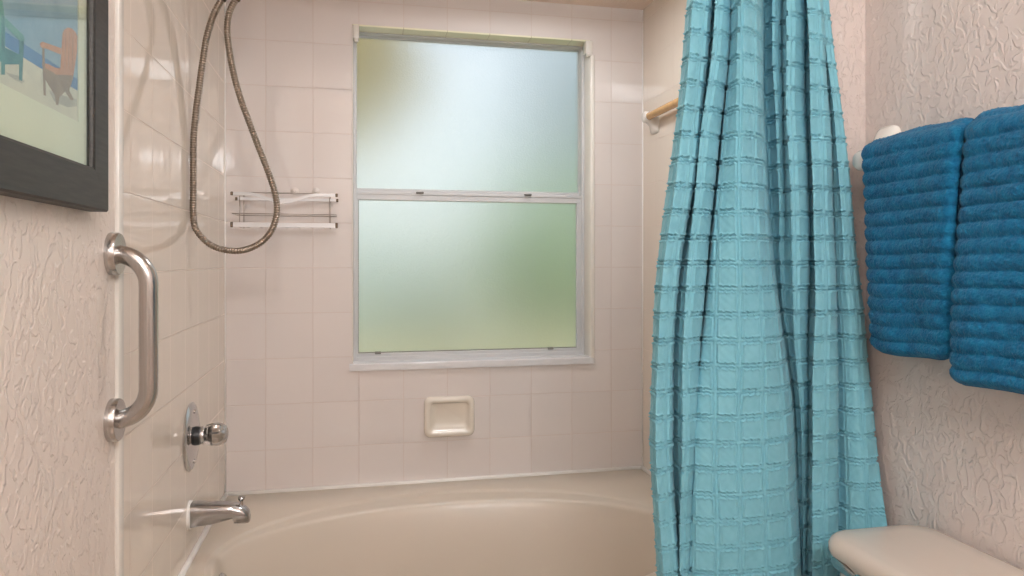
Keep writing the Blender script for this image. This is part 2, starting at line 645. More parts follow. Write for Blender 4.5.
# ------------------------------------------------------------------ bathtub
def build_tub():
    tub = thing('bathtub', 'beige garden bathtub with oval basin under the window', 'bathtub', (W / 2, -0.52, 0))
    x0, x1, y0, y1 = 0.002, W - 0.002, -1.03, -0.002
    n = 96
    cx, cy = 0.725, -0.560

    def sup(a, b, e, z, dx=0, dy=0):
        out = []
        for i in range(n):
            t = 2 * PI * i / n
            c, s = math.cos(t), math.sin(t)
            out.append((cx + dx + a * math.copysign(abs(c) ** (2 / e), c), cy + dy + b * math.copysign(abs(s) ** (2 / e), s), z))
        return out

    def rect(z, inset=0.0):
        out = []
        for i in range(n):
            t = 2 * PI * i / n
            c, s = math.cos(t), math.sin(t)
            ax, ay = (x1 - x0) / 2 - inset, (y1 - y0) / 2 - inset
            m = max(abs(c), abs(s))
            out.append(((x0 + x1) / 2 + ax * c / m, (y0 + y1) / 2 + ay * s / m, z))
        return out
    A, B = 0.678, 0.452
    rings = [rect(0.0), rect(RIM - 0.02), rect(RIM - 0.006, 0.002), rect(RIM, 0.010)]
    for da, db, z in ((0, 0, 0.0), (.002, .004, -.0012), (.005, .012, -.006), (.008, .018, -.0075), (.014, .062, -.0095), (.017, .074, -.0108), (.020, .081, -.0135), (.023, .086, -.018), (.026, .089, -.024),
                      (.031, .094, -.036), (.042, .104, -.065), (.065, .130, -.14), (.090, .150, -.24), (.115, .170, -.31), (.150, .200, -.35), (.220, .240, -.372), (.300, .290, -.378)):
        rings.append(sup(A - da, B - db, 2.04, RIM + z))
    bm = BM()
    loft(bm, rings, True, True)
    obj('tub_shell', bm, M['tub'], tub, True, 50)
    # overflow plate with trip lever on the basin wall at the tap end
    bm = BM()
    oy, oz = -0.556, 0.402
    ox = 0.0945
    lathe(bm, (ox - .004, oy, oz), (0.93, 0, 0.36), [(-.004, .032), (.004, .034), (.008, .030), (.010, .012), (.013, 0)], 28)
    p = obj('overflow_plate', bm, M['chrome'], tub, True, 40)
    bm = BM()
    tube(bm, [(ox + .006, oy, oz), (ox + .014, oy, oz - .008), (ox + .018, oy, oz - .020)], [.005, .0045, .006], 10)
    obj('trip_lever', bm, M['dark_metal'], p, True)
    bm = BM()
    lathe(bm, (0.42, cy, RIM - .379), (0, 0, 1), [(0, .035), (.004, .034), (.004, .02), (.002, 0)], 28)
    obj('drain', bm, M['chrome'], tub, True, 40)


build_tub()

# ------------------------------------------------------------------ shower valve and spout
VY = -0.5205
VZ = 0.789
val = thing('shower_valve', 'round chrome shower valve with clear knob above the tub spout', 'shower valve', (0, VY, VZ))
bm = BM()
lathe(bm, (0, VY, VZ), (1, 0, 0), [(0, .089), (.003, .0895), (.006, .086), (.010, .074), (.013, .055), (.0145, .030), (.0145, 0)], 48)
obj('escutcheon', bm, M['chrome'], val, True, 40)
for s in (-1, 1):
    bm = BM()
    lathe(bm, (.010, VY, VZ + s * .066), (1, 0, 0), [(0, .006), (.004, .0055), (.005, 0)], 12)
    obj('screw', bm, M['chrome'], val, True, 40)
bm = BM()
lathe(bm, (.012, VY, VZ + .001), (1, 0, 0), [(0, .0255), (.010, .0245), (.014, .0235), (.014, 0)], 28)
obj('sleeve', bm, M['black'], val, True, 40)
bm = BM()
lathe(bm, (.026, VY, VZ + .002), (1, 0, 0), [(0, .022), (.003, .0235), (.009, .0235), (.012, .021), (.012, 0)], 28)
obj('collar', bm, M['chrome'], val, True, 40)
bm = BM()
lathe(bm, (.037, VY, VZ + .003), (1, 0, 0), [(0, .018), (.004, .025), (.016, .0295), (.034, .0305), (.046, .0275), (.054, .020), (.058, .008), (.0585, 0)], 32,
      wob=lambda t: 0.045 * math.cos(8 * t))
kn = obj('knob', bm, M['acrylic'], val, True, 60)
bm = BM()
lathe(bm, (.0385, VY, VZ + .003), (1, 0, 0), [(0, .015), (.010, .012), (.020, .022), (.034, .022), (.044, .014), (.048, 0)], 24, wob=lambda t: .10 * math.cos(6 * t))
obj('knob_core', bm, M['chrome'], kn, True, 40)
SY = -0.530
SZ = 0.586
sp = thing('tub_spout', 'chrome bathtub spout with diverter pin sticking out over the tub', 'spout', (0, SY, SZ))
bm = BM()
lathe(bm, (0, SY, SZ), (1, 0, 0), [(0, .037), (.005, .0365), (.008, .032), (.008, 0)], 32)
obj('caulk_ring', bm, M['caulk'], sp, True, 40)
bm = BM()
rings = []
for x, top, bot, hw in ((.006, .037, -.036, .033), (.02, .037, -.034, .033), (.06, .034, -.030, .031), (.10, .030, -.022, .029),
                        (.118, .027, -.018, .028), (.122, .026, -.033, .028), (.135, .022, -.034, .027), (.150, .014, -.034, .025), (.160, .002, -.033, .021), (.163, -.012, -.030, .016)):
    c, h = (top + bot) / 2, (top - bot) / 2
    ring = []
    for i in range(28):
        t = 2 * PI * i / 28
        cc, ss = math.cos(t), math.sin(t)
        ring.append((x * .93, SY + .9 * hw * math.copysign(abs(cc) ** .72, cc), SZ + (c + h * math.copysign(abs(ss) ** .72, ss)) * .9))
    rings.append(ring)
loft(bm, rings)
obj('spout_body', bm, M['satin'], sp, True, 42)
bm = BM()
lathe(bm, (.130, SY, SZ + .013), (0, 0, 1), [(0, .0045), (.014, .004), (.018, .008), (.022, .0095), (.026, .008), (.027, 0)], 18)
obj('diverter_pin', bm, M['satin'], sp, True, 40)

# ------------------------------------------------------------------ hand shower with looping hose
HY = -0.525
hs = thing('hand_shower', 'hand shower on a ribbed metal hose looping down by the tiled corner', 'shower hose', (0, HY, 2.08))
hose_px = [(222, -1), (214, 14), (207, 36), (203, 60), (199.5, 85), (196, 112), (193.6, 140), (191.2, 170), (189.6, 195), (190.6, 212),
           (195, 227), (203, 238.5), (214, 246.5), (227, 250.3), (240, 250.8), (253, 247), (264, 240), (272, 229.5), (276.5, 215), (276.6, 202), (273, 186),
           (266, 166), (257, 143), (248, 119), (240, 97), (233.5, 73), (229, 48), (227.2, 28), (229.5, 12), (236, -1)]
P = []
for i, (px, py) in enumerate(hose_px):
    yy = HY + 0.016 * math.sin(PI * i / (len(hose_px) - 1)) * (1 if i > 14 else -0.6)
    x, z = on_y(yy, px, py)
    P.append((max(x, 0.0105), yy, z))
path = crspline(P, 14)
# resample evenly, then corrugate
pa = np.array(path)
sl = np.r_[0, np.cumsum(np.linalg.norm(np.diff(pa, axis=0), axis=1))]
step = 0.0011
ss = np.arange(0, sl[-1], step)
pe = np.stack([np.interp(ss, sl, pa[:, i]) for i in range(3)], 1)
ker = np.ones(9) / 9
for i in range(3):
    pe[4:-4, i] = np.convolve(pe[:, i], ker, 'valid')
rad = 0.0090 - 0.0022 * np.abs(np.cos(PI * ss / 0.0066)) ** 6
bm = BM()
tube(bm, [tuple(p) for p in pe], list(rad), 12)
obj('hose', bm, M['hose'], hs, True)
for e, d in ((pe[0], pe[0] - pe[6]), (pe[-1], pe[-1] - pe[-7])):
    d = Vector(d).normalized()
    bm = BM()
    lathe(bm, Vector(e) - d * .004, d, [(0, .0095), (.002, .0115), (.020, .0115), (.024, .010), (.024, 0)], 16)
    obj('nut', bm, M['dark_metal'], hs, True, 40)
# the arm, holder and hand set above the picture edge
bm = BM()
tube(bm, crspline([(0.0, HY, 2.06), (0.03, HY, 2.06), (0.055, HY, 2.045), (pe[0][0] + .012, HY, pe[0][2] + .04), (pe[0][0] + .006, pe[0][1], pe[0][2] + .012)], 6), 0.0105, 14)
lathe(bm, (0, HY, 2.06), (1, 0, 0), [(0, .03), (.004, .029), (.009, .014), (.009, 0)], 24)
obj('shower_arm', bm, M['chrome'], hs, True, 40)
bm = BM()
q = Vector(pe[-1])
tube(bm, [q + Vector((.003, 0, .016)), q + Vector((.012, 0, .05)), q + Vector((.03, 0, .12)), q + Vector((.055, 0, .19)), q + Vector((.08, 0, .215))], [.011, .012, .013, .015, .018], 16)
lathe(bm, q + Vector((.075, 0, .232)), (.75, 0, -.66), [(-.012, .014), (0, .034), (.012, .042), (.022, .042), (.024, .036), (.024, 0)], 28)
obj('handset', bm, M['chrome'], hs, True, 40)
bm = BM()
tube(bm, [(pe[0][0] + .010, HY, pe[0][2] + .046), (q.x + .012, HY, q.z + .05)], 0.012, 14)
obj('holder', bm, M['dark_metal'], hs, True, 40)

# ------------------------------------------------------------------ wire caddy on the back wall
cz0 = 1.366
cad = thing('wire_caddy', 'small wire shower caddy with white bands left of the window', 'shower caddy', (0.2, 0, cz0))
xl, xr = 0.040, 0.365
yf, yb = -0.105, -0.008
ztop, zmid, zlow = 1.466, 1.405, 1.369
bm = BM()
wr = 0.0014
for z in (zmid,):
    tube(bm, [(xl, yf, z), (xr, yf, z), (xr, yb, z), (xl, yb, z)], wr, 8, closed=True)
tube(bm, [(xl + .02, yb, ztop + .016), (xr - .02, yb, ztop + .016)], wr, 8)
for x in (xl + .022, xr - .022):
    tube(bm, [(x, yb, ztop + .016), (x, yb, zlow - .008), (x, yf + .004, zlow - .008), (x, yf + .004, ztop - .004)], wr, 8)
for i in range(1, 8):
    x = xl + (xr - xl) * i / 8
    tube(bm, [(x, yf + .004, zlow - .006), (x, yb, zlow - .006)], wr * .8, 6)
obj('wire_frame', bm, M['wire'], cad, True)


def band(name, pts, h, t, endmat=True):
    bm = BM()
    vr = []
    for i, (x, y, z) in enumerate(pts):
        vr.append([bm.verts.new((x, y - t, z - h)), bm.verts.new((x, y + t, z - h)), bm.verts.new((x, y + t, z + h)), bm.verts.new((x, y - t, z + h))])
    for a, b in zip(vr, vr[1:]):
        for j in range(4):
            bm.faces.new((a[j], a[(j + 1) % 4], b[(j + 1) % 4], b[j]))
    bm.faces.new(vr[0]); bm.faces.new(vr[-1])
    o = obj(name, bm, M['band'], cad)
    for p, s in ((pts[0], -1), (pts[-1], 1)):
        bm = BM()
        box(bm, (p[0] - .003 if s > 0 else p[0] - .005, p[1] - t - .002, p[2] - h - .001), (p[0] + .005 if s > 0 else p[0] + .003, p[1] + t + .002, p[2] + h + .001), .0015, 1)
        obj('end_cap', bm, M['dark_metal'], o)
    return o


curve = []
for i in range(33):
    u = i / 32
    d = 0.025 * (0.5 - 0.5 * math.cos(2 * PI * min(max((u - .14) / .68, 0), 1)))
    curve.append((xl + (xr - xl) * u, yf, ztop + .003 - d))
band('front_band', curve, .0050, .002)
band('back_band', [(xl, yb - .006, ztop - .0065), (xr, yb - .006, ztop - .0065)], .0046, .002)
band('lower_band', [(xl, yf, zlow), (xr, yf, zlow)], .0078, .004)
for x in (xl + .185, xr - .070):
    bm = BM()
    lathe(bm, (x, 0, ztop + .024), (0, -1, 0), [(0, .013), (.003, .0135), (.008, .009), (.011, .005), (.018, .005), (.020, 0)], 24)
    obj('suction_cup', bm, M['cup'], cad, True, 40)

# ------------------------------------------------------------------ soap dish
sx0, sx1, sz0, sz1 = 0.6638, 0.8426, 0.6290, 0.7712
sd = thing('soap_dish', 'cream ceramic soap dish set into tile below the window', 'soap dish', ((sx0 + sx1) / 2, 0, (sz0 + sz1) / 2))
bm = BM()
ccx, ccz, hw, hh = (sx0 + sx1) / 2, (sz0 + sz1) / 2, (sx1 - sx0) / 2, (sz1 - sz0) / 2
rings = []
for y, ins, r, dz in ((0, 0, .022, 0), (-.010, .0, .022, 0), (-.018, .003, .021, 0), (-.022, .009, .018, 0), (-.022, .014, .016, 0), (-.019, .019, .014, 0), (-.012, .023, .012, 0.0), (-.007, .026, .011, 0.005), (-.0025, .040, .010, .010)):
    rings.append([(x, y, z + dz) for x, z in rrect(ccx, ccz, hw - ins, hh - ins, r)])
loft(bm, rings)
obj('dish', bm, M['ceramic'], sd, True, 60)
# ------------------------------------------------------------------ amber washcloth bar, right tiled wall
zb = 1.772
ya, yb2 = -0.115, -0.60
wb = thing('washcloth_bar', 'amber bar on white ceramic posts high on the right tiled wall', 'towel bar', (W, (ya + yb2) / 2, zb))
for yc in (ya, yb2):
    bm = BM()
    rings = []
    for d, hwid, hht, r in ((0, .034, .040, .014), (.008, .034, .040, .014), (.014, .029, .035, .014), (.030, .020, .024, .014), (.052, .019, .020, .015), (.070, .019, .0195, .016), (.077, .014, .015, .0135)):
        rings.append([(W - d * .62, y, z) for y, z in rrect(yc, zb - .020 * max(0, 1 - d / .05), hwid, hht, r)])
    loft(bm, rings)
    obj('post', bm, M['ceramic_white'], wb, True, 60)
bm = BM()
tube(bm, [(W - .030, ya + .012, zb), (W - .030, yb2 - .012, zb)], .0135, 20)
obj('bar', bm, M['amber'], wb, True, 40)

# ------------------------------------------------------------------ grab bar
GY = -1.142
g0, g1 = 1.2650, 0.9660
gb = thing('grab_bar', 'brushed steel grab bar upright on the left wall at tile edge', 'grab bar', (0, GY, (g0 + g1) / 2))
gx = on_y(GY, 148.5, 330)[0]
R = 0.055
arc = [(0.0, GY, g0), (gx - R, GY, g0)]
for i in range(1, 13):
    a = PI / 2 * i / 12
    arc.append((gx - R + R * math.sin(a), GY, g0 - R + R * math.cos(a)))
arc2 = [(x, y, g0 + g1 - z) for x, y, z in arc][::-1]
n_st = 8
mid = [(gx, GY, g0 - R + (g1 - g0 + 2 * R) * i / n_st) for i in range(1, n_st)]
bm = BM()
tube(bm, arc + mid + arc2, 0.0163, 28)
obj('bar', bm, M['steel'], gb, True, 50)
for z in (g0, g1):
    bm = BM()
    lathe(bm, (-0.005, GY, z), (1, 0, 0), [(0, .0385), (.014, .0385), (.017, .0365), (.0175, 0)], 40)
    f_ = obj('flange', bm, M['steel'], gb, True, 40)

# ------------------------------------------------------------------ framed beach print
FX = 0.026                                            # front of the frame
fy1, fz0_ = on_x(FX, 109, 212)
iy1, iz0 = on_x(FX, 95, 166)
fwid = .5 * (iz0 - fz0_) + .5 * (fy1 - iy1)
print('FRAME', fy1 - iy1, iz0 - fz0_)
fy0, fz1_ = fy1 - 0.66, fz0_ + 0.56
pic = thing('framed_print', 'dark-framed beach chair print on the left wall', 'picture', (0, (fy0 + fy1) / 2, fz0_))


def frame_ring(y0, y1, z0, z1):
    return [(y0, z0), (y1, z0), (y1, z1), (y0, z1)]


bm = BM()
prof = [(0.0, -.003), (0.0, FX - .003), (.003, FX), (fwid - .006, FX - .001), (fwid - .002, FX - .003), (fwid, FX - .008), (fwid, -.003)]
vr = []
for ins, x in prof:
    vr.append([bm.verts.new((x, y, z)) for y, z in frame_ring(fy0 + ins, fy1 - ins, fz0_ + ins, fz1_ - ins)])
for a, b in zip(vr, vr[1:]):
    for j in range(4):
        bm.faces.new((a[j], a[(j + 1) % 4], b[(j + 1) % 4], b[j]))
obj('frame', bm, M['espresso'], pic)
PX = 0.0125                                            # print surface
M['mat_board'] = plain('mat_board', lin(226, 226, 208), 0.8)
# art polygons measured in the photo, laid on the print plane
sc_ = 4.43


def art(pts):
    return [on_x(PX, x / sc_, y / sc_) for x, y in pts]


ay1, az0 = on_x(PX, 77.5, 122)
gy0, gy1, gz0_, gz1_ = fy0 + fwid - .004, fy1 - fwid + .004, fz0_ + fwid - .004, fz1_ - fwid + .004
ay0 = gy0 + (gy1 - ay1)
az1 = gz1_ - (az0 - gz0_)
bm = BM()
vr = []
for y0, y1, z0, z1, x in ((gy0, gy1, gz0_, gz1_, -.003), (gy0, gy1, gz0_, gz1_, PX + .0015), (ay0, ay1, az0, az1, PX + .0015), (ay0 - .001, ay1 + .001, az0 - .001, az1 + .001, PX - .0005)):
    vr.append([bm.verts.new((x, y, z)) for y, z in frame_ring(y0, y1, z0, z1)])
for a, b in zip(vr, vr[1:]):
    for j in range(4):
        bm.faces.new((a[j], a[(j + 1) % 4], b[(j + 1) % 4], b[j]))
obj('mat', bm, M['mat_board'], pic)


def paint(name, a, b, scale=40):
    k = NT(name)
    k.set(Roughness=0.7)
    k.l(k.ramp(k.noise(scale, 4, 0.5), [(0.3, a), (0.7, b)]), k.b.inputs['Base Color'])
    return k.m


AM = [paint('art_sky', lin(122, 156, 184), lin(152, 180, 200), 14), paint('art_haze', lin(122, 140, 166), lin(136, 154, 178), 18),
      paint('art_sea', lin(66, 112, 172), lin(92, 140, 190), 24), paint('art_sand', lin(206, 202, 190), lin(222, 216, 200), 22),
      paint('art_teal', lin(44, 108, 118), lin(74, 138, 144)), paint('art_teal_light', lin(80, 144, 146), lin(108, 164, 160)),
      paint('art_orange', lin(188, 126, 92), lin(206, 146, 110)), paint('art_brown', lin(138, 112, 96), lin(160, 134, 112)),
      paint('art_shade', lin(170, 166, 160), lin(186, 182, 172), 30)]
bm = BM()
layer = [0]


def poly(pts, mi):
    layer[0] += 1
    x = PX + 0.00004 * layer[0]
    f = bm.faces.new([bm.verts.new((x, y, z)) for y, z in pts])
    f.material_index = mi


def clip_line(p, q):
    """z of the straight line through p, q at the art's two side edges"""
    (ya_, za_), (yb_, zb_) = p, q
    m_ = (zb_ - za_) / (yb_ - ya_)
    return za_ + m_ * (ay0 - ya_), za_ + m_ * (ay1 - ya_)


poly(frame_ring(ay0, ay1, az0, az1), 0)
zt = on_x(PX, 340 / sc_, 348 / sc_)[1]
zb_ = on_x(PX, 340 / sc_, 412 / sc_)[1]
poly(frame_ring(ay0, ay1, zb_, zt), 2)
poly(frame_ring(ay0, ay1, az0, zb_ + .004), 3)
poly(art([(215, 400), (240, 450), (300, 475), (340, 470), (340, 440), (300, 430)]), 8)
poly(art([(22, 320), (60, 350), (95, 370), (110, 360), (80, 335)]), 8)
# orange chair
poly(art([(268, 300), (322, 300), (324, 345), (306, 400), (326, 440), (312, 445), (288, 405), (262, 432), (258, 465), (247, 465), (243, 424), (192, 340), (190, 300)]), 7)
poly(art([(185, 278), (215, 284), (245, 300), (322, 318), (322, 334), (245, 330), (238, 322), (188, 296)]), 6)
poly(art([(275, 150), (283, 132), (298, 121), (318, 126), (333, 142), (342, 160), (340, 235), (324, 335), (266, 305)]), 6)
for xx in (290, 305, 322):
    poly(art([(xx, 140), (xx + 2, 140), (xx - 3, 300), (xx - 5, 300)]), 7)
poly(art([(185, 212), (195, 212), (202, 425), (191, 420)]), 7)
poly(art([(174, 192), (186, 184), (270, 214), (268, 242), (204, 216), (180, 210)]), 6)
# teal chair at the other side of the print
poly(art([(-60, 180), (20, 210), (100, 250), (98, 285), (20, 285), (-60, 235)]), 4)
poly(art([(-70, -60), (-40, -80), (-8, -60), (10, 10), (20, 90), (20, 230), (-40, 230), (-62, 100)]), 5)
poly(art([(4, 60), (18, 75), (20, 332), (2, 330)]), 4)
poly(art([(83, 178), (104, 178), (96, 358), (82, 355)]), 4)
poly(art([(20, 78), (100, 155), (107, 178), (90, 184), (20, 116)]), 5)
me_o = obj('print', bm, AM, pic)
bm = BM()
box(bm, (PX + .0045, gy0, gz0_), (PX + .0065, gy1, gz1_))
obj('glass', bm, M['glass'], pic)

# ------------------------------------------------------------------ shower curtain
ROWY = np.array([50, 144, 288, 432, 560], float)
# name, u (in square columns), photo x at the five heights, y-depth at the five heights
K = [
    ('edge', -12.3, (684, 672, 656, 650, 656), (-1.10, -1.10, -1.10, -1.10, -1.11)),
    ('A', -11.0, (691, 680, 662, 655.5, 663), (-1.15, -1.15, -1.145, -1.14, -1.145)),
    ('v1', -9.0, (702.5, 693, 673, 669, 674), (-1.045, -1.045, -1.055, -1.06, -1.065)),
    ('B', -6.7, (712, 701, 686, 682, 680.5), (-1.15, -1.15, -1.145, -1.145, -1.145)),
    ('C', -4.3, (717.5, 709, 696.5, 688.5, 685), (-1.03, -1.03, -1.035, -1.05, -1.06)),
    ('s', None, (729, 721, 708, 696, 690.5), (-1.035, -1.035, -1.04, -1.055, -1.065)),
    ('s', None, (730, 722.5, 709.5, 697, 691.5), (-1.115, -1.12, -1.125, -1.13, -1.135)),
    ('D', -0.45, (742, 740, 740, 741, 741), (-1.18, -1.175, -1.170, -1.165, -1.165)),
    ('s', None, (758.5, 760.5, 769.5, 785, 793), (-1.15, -1.145, -1.145, -1.148, -1.152)),
    ('v2', 3.6, (764, 766, 779, 795, 801), (-1.045, -1.045, -1.05, -1.06, -1.065)),
    ('E', 4.3, (773, 776.5, 783, 796.8, 801.5), (-1.10, -1.10, -1.085, -1.075, -1.072)),
    ('v3', 4.9, (778, 779, 787, 798.5, 802), (-1.06, -1.06, -1.09, -1.09, -1.08)),
    ('F', 6.4, (787.5, 788.5, 793, 800, 803), (-1.145, -1.145, -1.14, -1.11, -1.088)),
    ('v4', 8.0, (797, 799.5, 801, 802, 804), (-1.055, -1.055, -1.055, -1.06, -1.065)),
    ('G', 10.0, (808, 812.5, 814, 813, 812), (-1.165, -1.165, -1.165, -1.16, -1.16)),
    ('v5', 11.8, (820, 829, 833, 838, 838), (-1.105, -1.108, -1.108, -1.112, -1.12)),
    ('H', 13.2, (826, 836, 848, 857, 865), (-1.145, -1.15, -1.155, -1.16, -1.18)),
    ('edge', 14.4, (831, 842, 860, 874, 890), (-1.108, -1.108, -1.122, -1.145, -1.195)),
]
CW = 0.0500                                          # column pitch on the cloth
RH = 0.0548                                          # row pitch


def build_curtain():
    zrow = CAMZ + (HORY - ROWY) / FPX * 1.59          # heights of the five measured rows, top first
    keys = []
    for nm, u, xs, ys in K:
        X = np.array([on_y(y, x, 300)[0] for x, y in zip(xs, ys)])
        keys.append((nm, u, X, np.array(ys)))
    # rounder folds: a shoulder between every valley and crest
    full = []
    for a_, b_ in zip(keys, keys[1:]):
        full.append(a_)
        if a_[0] == 's' or b_[0] == 's':
            continue
        av = a_[0][0] == 'v' or a_[0] in ('C', 'edge')
        lo_, hi_ = (a_, b_) if av else (b_, a_)
        full.append(('s', None, lo_[2] + .30 * (hi_[2] - lo_[2]), lo_[3] + .74 * (hi_[3] - lo_[3])))
    keys = full + [keys[-1]]
    zt, zb = 2.055, 0.14
    dz = 0.0016
    zlist = np.r_[np.arange(zt, 1.95, -0.01), np.arange(1.95, 0.46, -dz), np.arange(0.46, zb, -0.01)]
    nz = len(zlist)
    us = np.array([k_[1] for k_ in keys if k_[1] is not None]) * CW
    du = 0.0016
    ug = np.arange(us[0], us[-1], du)
    nu = len(ug)

    # smooth interpolation in height: Catmull-Rom through the rows, linear beyond
    zr = zrow[::-1]

    def hinterp(v, z):
        v = v[::-1]
        m = np.gradient(v, zr)
        m[0] = (v[1] - v[0]) / (zr[1] - zr[0]) * 0.6
        m[-1] = (v[-1] - v[-2]) / (zr[-1] - zr[-2]) * 0.7
        if z <= zr[0]:
            return v[0] + m[0] * (z - zr[0]) * 0.7
        if z >= zr[-1]:
            return v[-1] + m[-1] * (z - zr[-1]) * 0.8
        i = np.searchsorted(zr, z) - 1
        h = zr[i + 1] - zr[i]
        t = (z - zr[i]) / h
        return (v[i] * (1 + 2 * t) * (1 - t) ** 2 + m[i] * h * t * (1 - t) ** 2 + v[i + 1] * t * t * (3 - 2 * t) + m[i + 1] * h * t * t * (t - 1))
    V = np.zeros((nu, nz, 3))
    for j, z in enumerate(zlist):
        pts = np.array([(hinterp(X, z), hinterp(Y, z)) for _, _, X, Y in keys])
        # centripetal Catmull-Rom through all keys
        Pp = np.vstack([2 * pts[0] - pts[1], pts, 2 * pts[-1] - pts[-2]])
        cu, cx_, cy_ = [], [], []
        seg_pts = []
        for i in range(1, len(Pp) - 2):
            p0, p1, p2, p3 = Pp[i - 1:i + 3]
            d1 = max(np.linalg.norm(p1 - p0), 1e-4) ** .5
            d2 = max(np.linalg.norm(p2 - p1), 1e-4) ** .5
            d3 = max(np.linalg.norm(p3 - p2), 1e-4) ** .5
            m1 = ((p1 - p0) / d1 - (p2 - p0) / (d1 + d2) + (p2 - p1) / d2) * d2
            m2 = ((p2 - p1) / d2 - (p3 - p1) / (d2 + d3) + (p3 - p2) / d3) * d2
            t = np.linspace(0, 1, 24, endpoint=False)[:, None]
            seg_pts.append(p1 * (1 + 2 * t) * (1 - t) ** 2 + m1 * t * (1 - t) ** 2 + p2 * t * t * (3 - 2 * t) + m2 * t * t * (t - 1))
        allp = np.vstack(seg_pts + [pts[-1:]])
        al = np.r_[0, np.cumsum(np.linalg.norm(np.diff(allp, axis=0), axis=1))]
        kidx = [24 * i for i, k_ in enumerate(keys) if k_[1] is not None]
        kal = al[kidx]
        # shape-preserving map from cloth coordinate to arc length
        a = np.interp(ug, us, kal)
        w = 12
        ap = np.r_[a[0] + (np.arange(-w, 0)) * du, a, a[-1] + (np.arange(1, w + 1)) * du]
        a = np.clip(np.convolve(ap, np.ones(2 * w + 1) / (2 * w + 1), 'valid'), 0, al[-1])
        V[:, j, 0] = np.interp(a, al, allp[:, 0])
        V[:, j, 1] = np.interp(a, al, allp[:, 1])
        V[:, j, 2] = z
    # cloth-height coordinate and a little slack wobble
    U = np.repeat(ug[:, None], nz, 1)
    Z = np.repeat(zlist[None, :], nu, 0)
    V[:, :, 1] += 0.0022 * np.sin(Z * 9 + U * 14) + 0.0014 * np.sin(Z * 23 - U * 31)
    V[:, :, 0] += 0.0015 * np.sin(Z * 13 + U * 9)
    # raised square outlines
    wob = 0.0012 * np.sin(U * 2 * PI / 0.0135 + 3 * np.sin(Z * 40)) + 0.0009 * np.sin(U * 2 * PI / 0.0072 + Z * 50)
    cu = (U / CW + 0.5) % 1.0 - 0.5
    rowi = np.floor((Z + .013) / RH)
    cz = ((Z + .013) / RH) % 1.0 - 0.5
    ax_ = np.abs(cu) * CW
    az_ = np.abs(cz * RH + wob)
    hw_, hh_ = 0.0180, 0.0199
    w_ = 0.0019
    qx, qz = ax_ - hw_, az_ - hh_
    dd = np.sqrt(np.maximum(qx, 0) ** 2 + np.maximum(qz, 0) ** 2) + np.minimum(np.maximum(qx, qz), 0)
    side = np.clip((qx - qz) / 0.004, 0, 1)               # 1 on the upright edges, 0 on the level ones
    h = 0.0026 * np.exp(-(dd / 0.0016) ** 2)
    h -= 0.0046 * np.exp(-((dd - 0.0035) / 0.0018) ** 2)
    h += 0.0012 * np.exp(-(qz / 0.0018) ** 2) * np.exp(-(qx / .004) ** 2)
    h += 0.0004 * np.sin(U * 310 + 4 * np.sin(Z * 37)) * np.sin(Z * 260)
    # normals towards the room
    dU = np.gradient(V, axis=0)
    dZ = np.gradient(V, axis=1)
    Nn = np.cross(dU, dZ)
    Nn /= np.maximum(np.linalg.norm(Nn, axis=2, keepdims=True), 1e-9)
    # both faces carry the relief: the cloth is puckered through
    sgn = np.where(Nn[:, :, 1:2] > 0, -1.0, 1.0)
    base = np.median(sgn)
    V += Nn * base * h[:, :, None]
    uv = np.stack([U, Z], -1).reshape(-1, 2)
    cur = thing('shower_curtain', 'turquoise shower curtain with raised squares gathered to the right', 'shower curtain', (1.3, -1.12, 0.14))
    o = grid_obj('cloth', V.reshape(-1, 3), nu, nz, M['curtain'], cur, uv)
    # grommet rings on the rod, above the picture edge
    for i in range(8):
        x = 1.08 + 0.054 * i
        bm = BM()
        tube(bm, [(x, -1.115 + .026 * math.cos(a), 2.075 + .034 * math.sin(a)) for a in np.linspace(0, 2 * PI, 20, endpoint=False)], .003, 8, closed=True)
        obj('ring', bm, M['band'], cur, True)
    bm = BM()
    return cur


build_curtain()
rod = thing('curtain_rod', 'white shower curtain rod spanning the alcove above the curtain', 'curtain rod', (0.75, -1.115, 2.10))
bm = BM()
tube(bm, [(0.0, -1.115, 2.095), (XR, -1.115, 2.095)], .0125, 20)
obj('rod', bm, M['band'], rod, True, 40)
for x, s in ((0.0, 1), (XR, -1)):
    bm = BM()
    lathe(bm, (x, -1.115, 2.095), (s, 0, 0), [(0, .028), (.006, .028), (.016, .017), (.016, 0)], 24)
    obj('rod_flange', bm, M['band'], rod, True, 40)

# ------------------------------------------------------------------ towel bar and towels
BX, BZ = XR - 0.062, 1.474
tb = thing('towel_bar', 'white ceramic towel bar on the right wall behind blue towels', 'towel bar', (XR, -1.44, BZ))
for yc in (-1.168, -1.80):
    bm = BM()
    rings = []
    for d, hwid, hht, r, dz in ((0, .036, .048, .022, .030), (.008, .036, .048, .022, .030), (.016, .031, .043, .022, .027), (.034, .022, .030, .018, .010), (.055, .021, .023, .018, 0), (.074, .021, .022, .018, 0), (.082, .016, .017, .0145, 0)):
        rings.append([(XR - d, y, z + dz) for y, z in rrect(yc, BZ, hwid, hht, r)])
    loft(bm, rings)
    obj('post', bm, M['ceramic_white'], tb, True, 60)
bm = BM()
tube(bm, [(BX, -1.17, BZ), (BX, -1.795, BZ)], .010, 18)
obj('bar', bm, M['ceramic_white'], tb, True, 40)


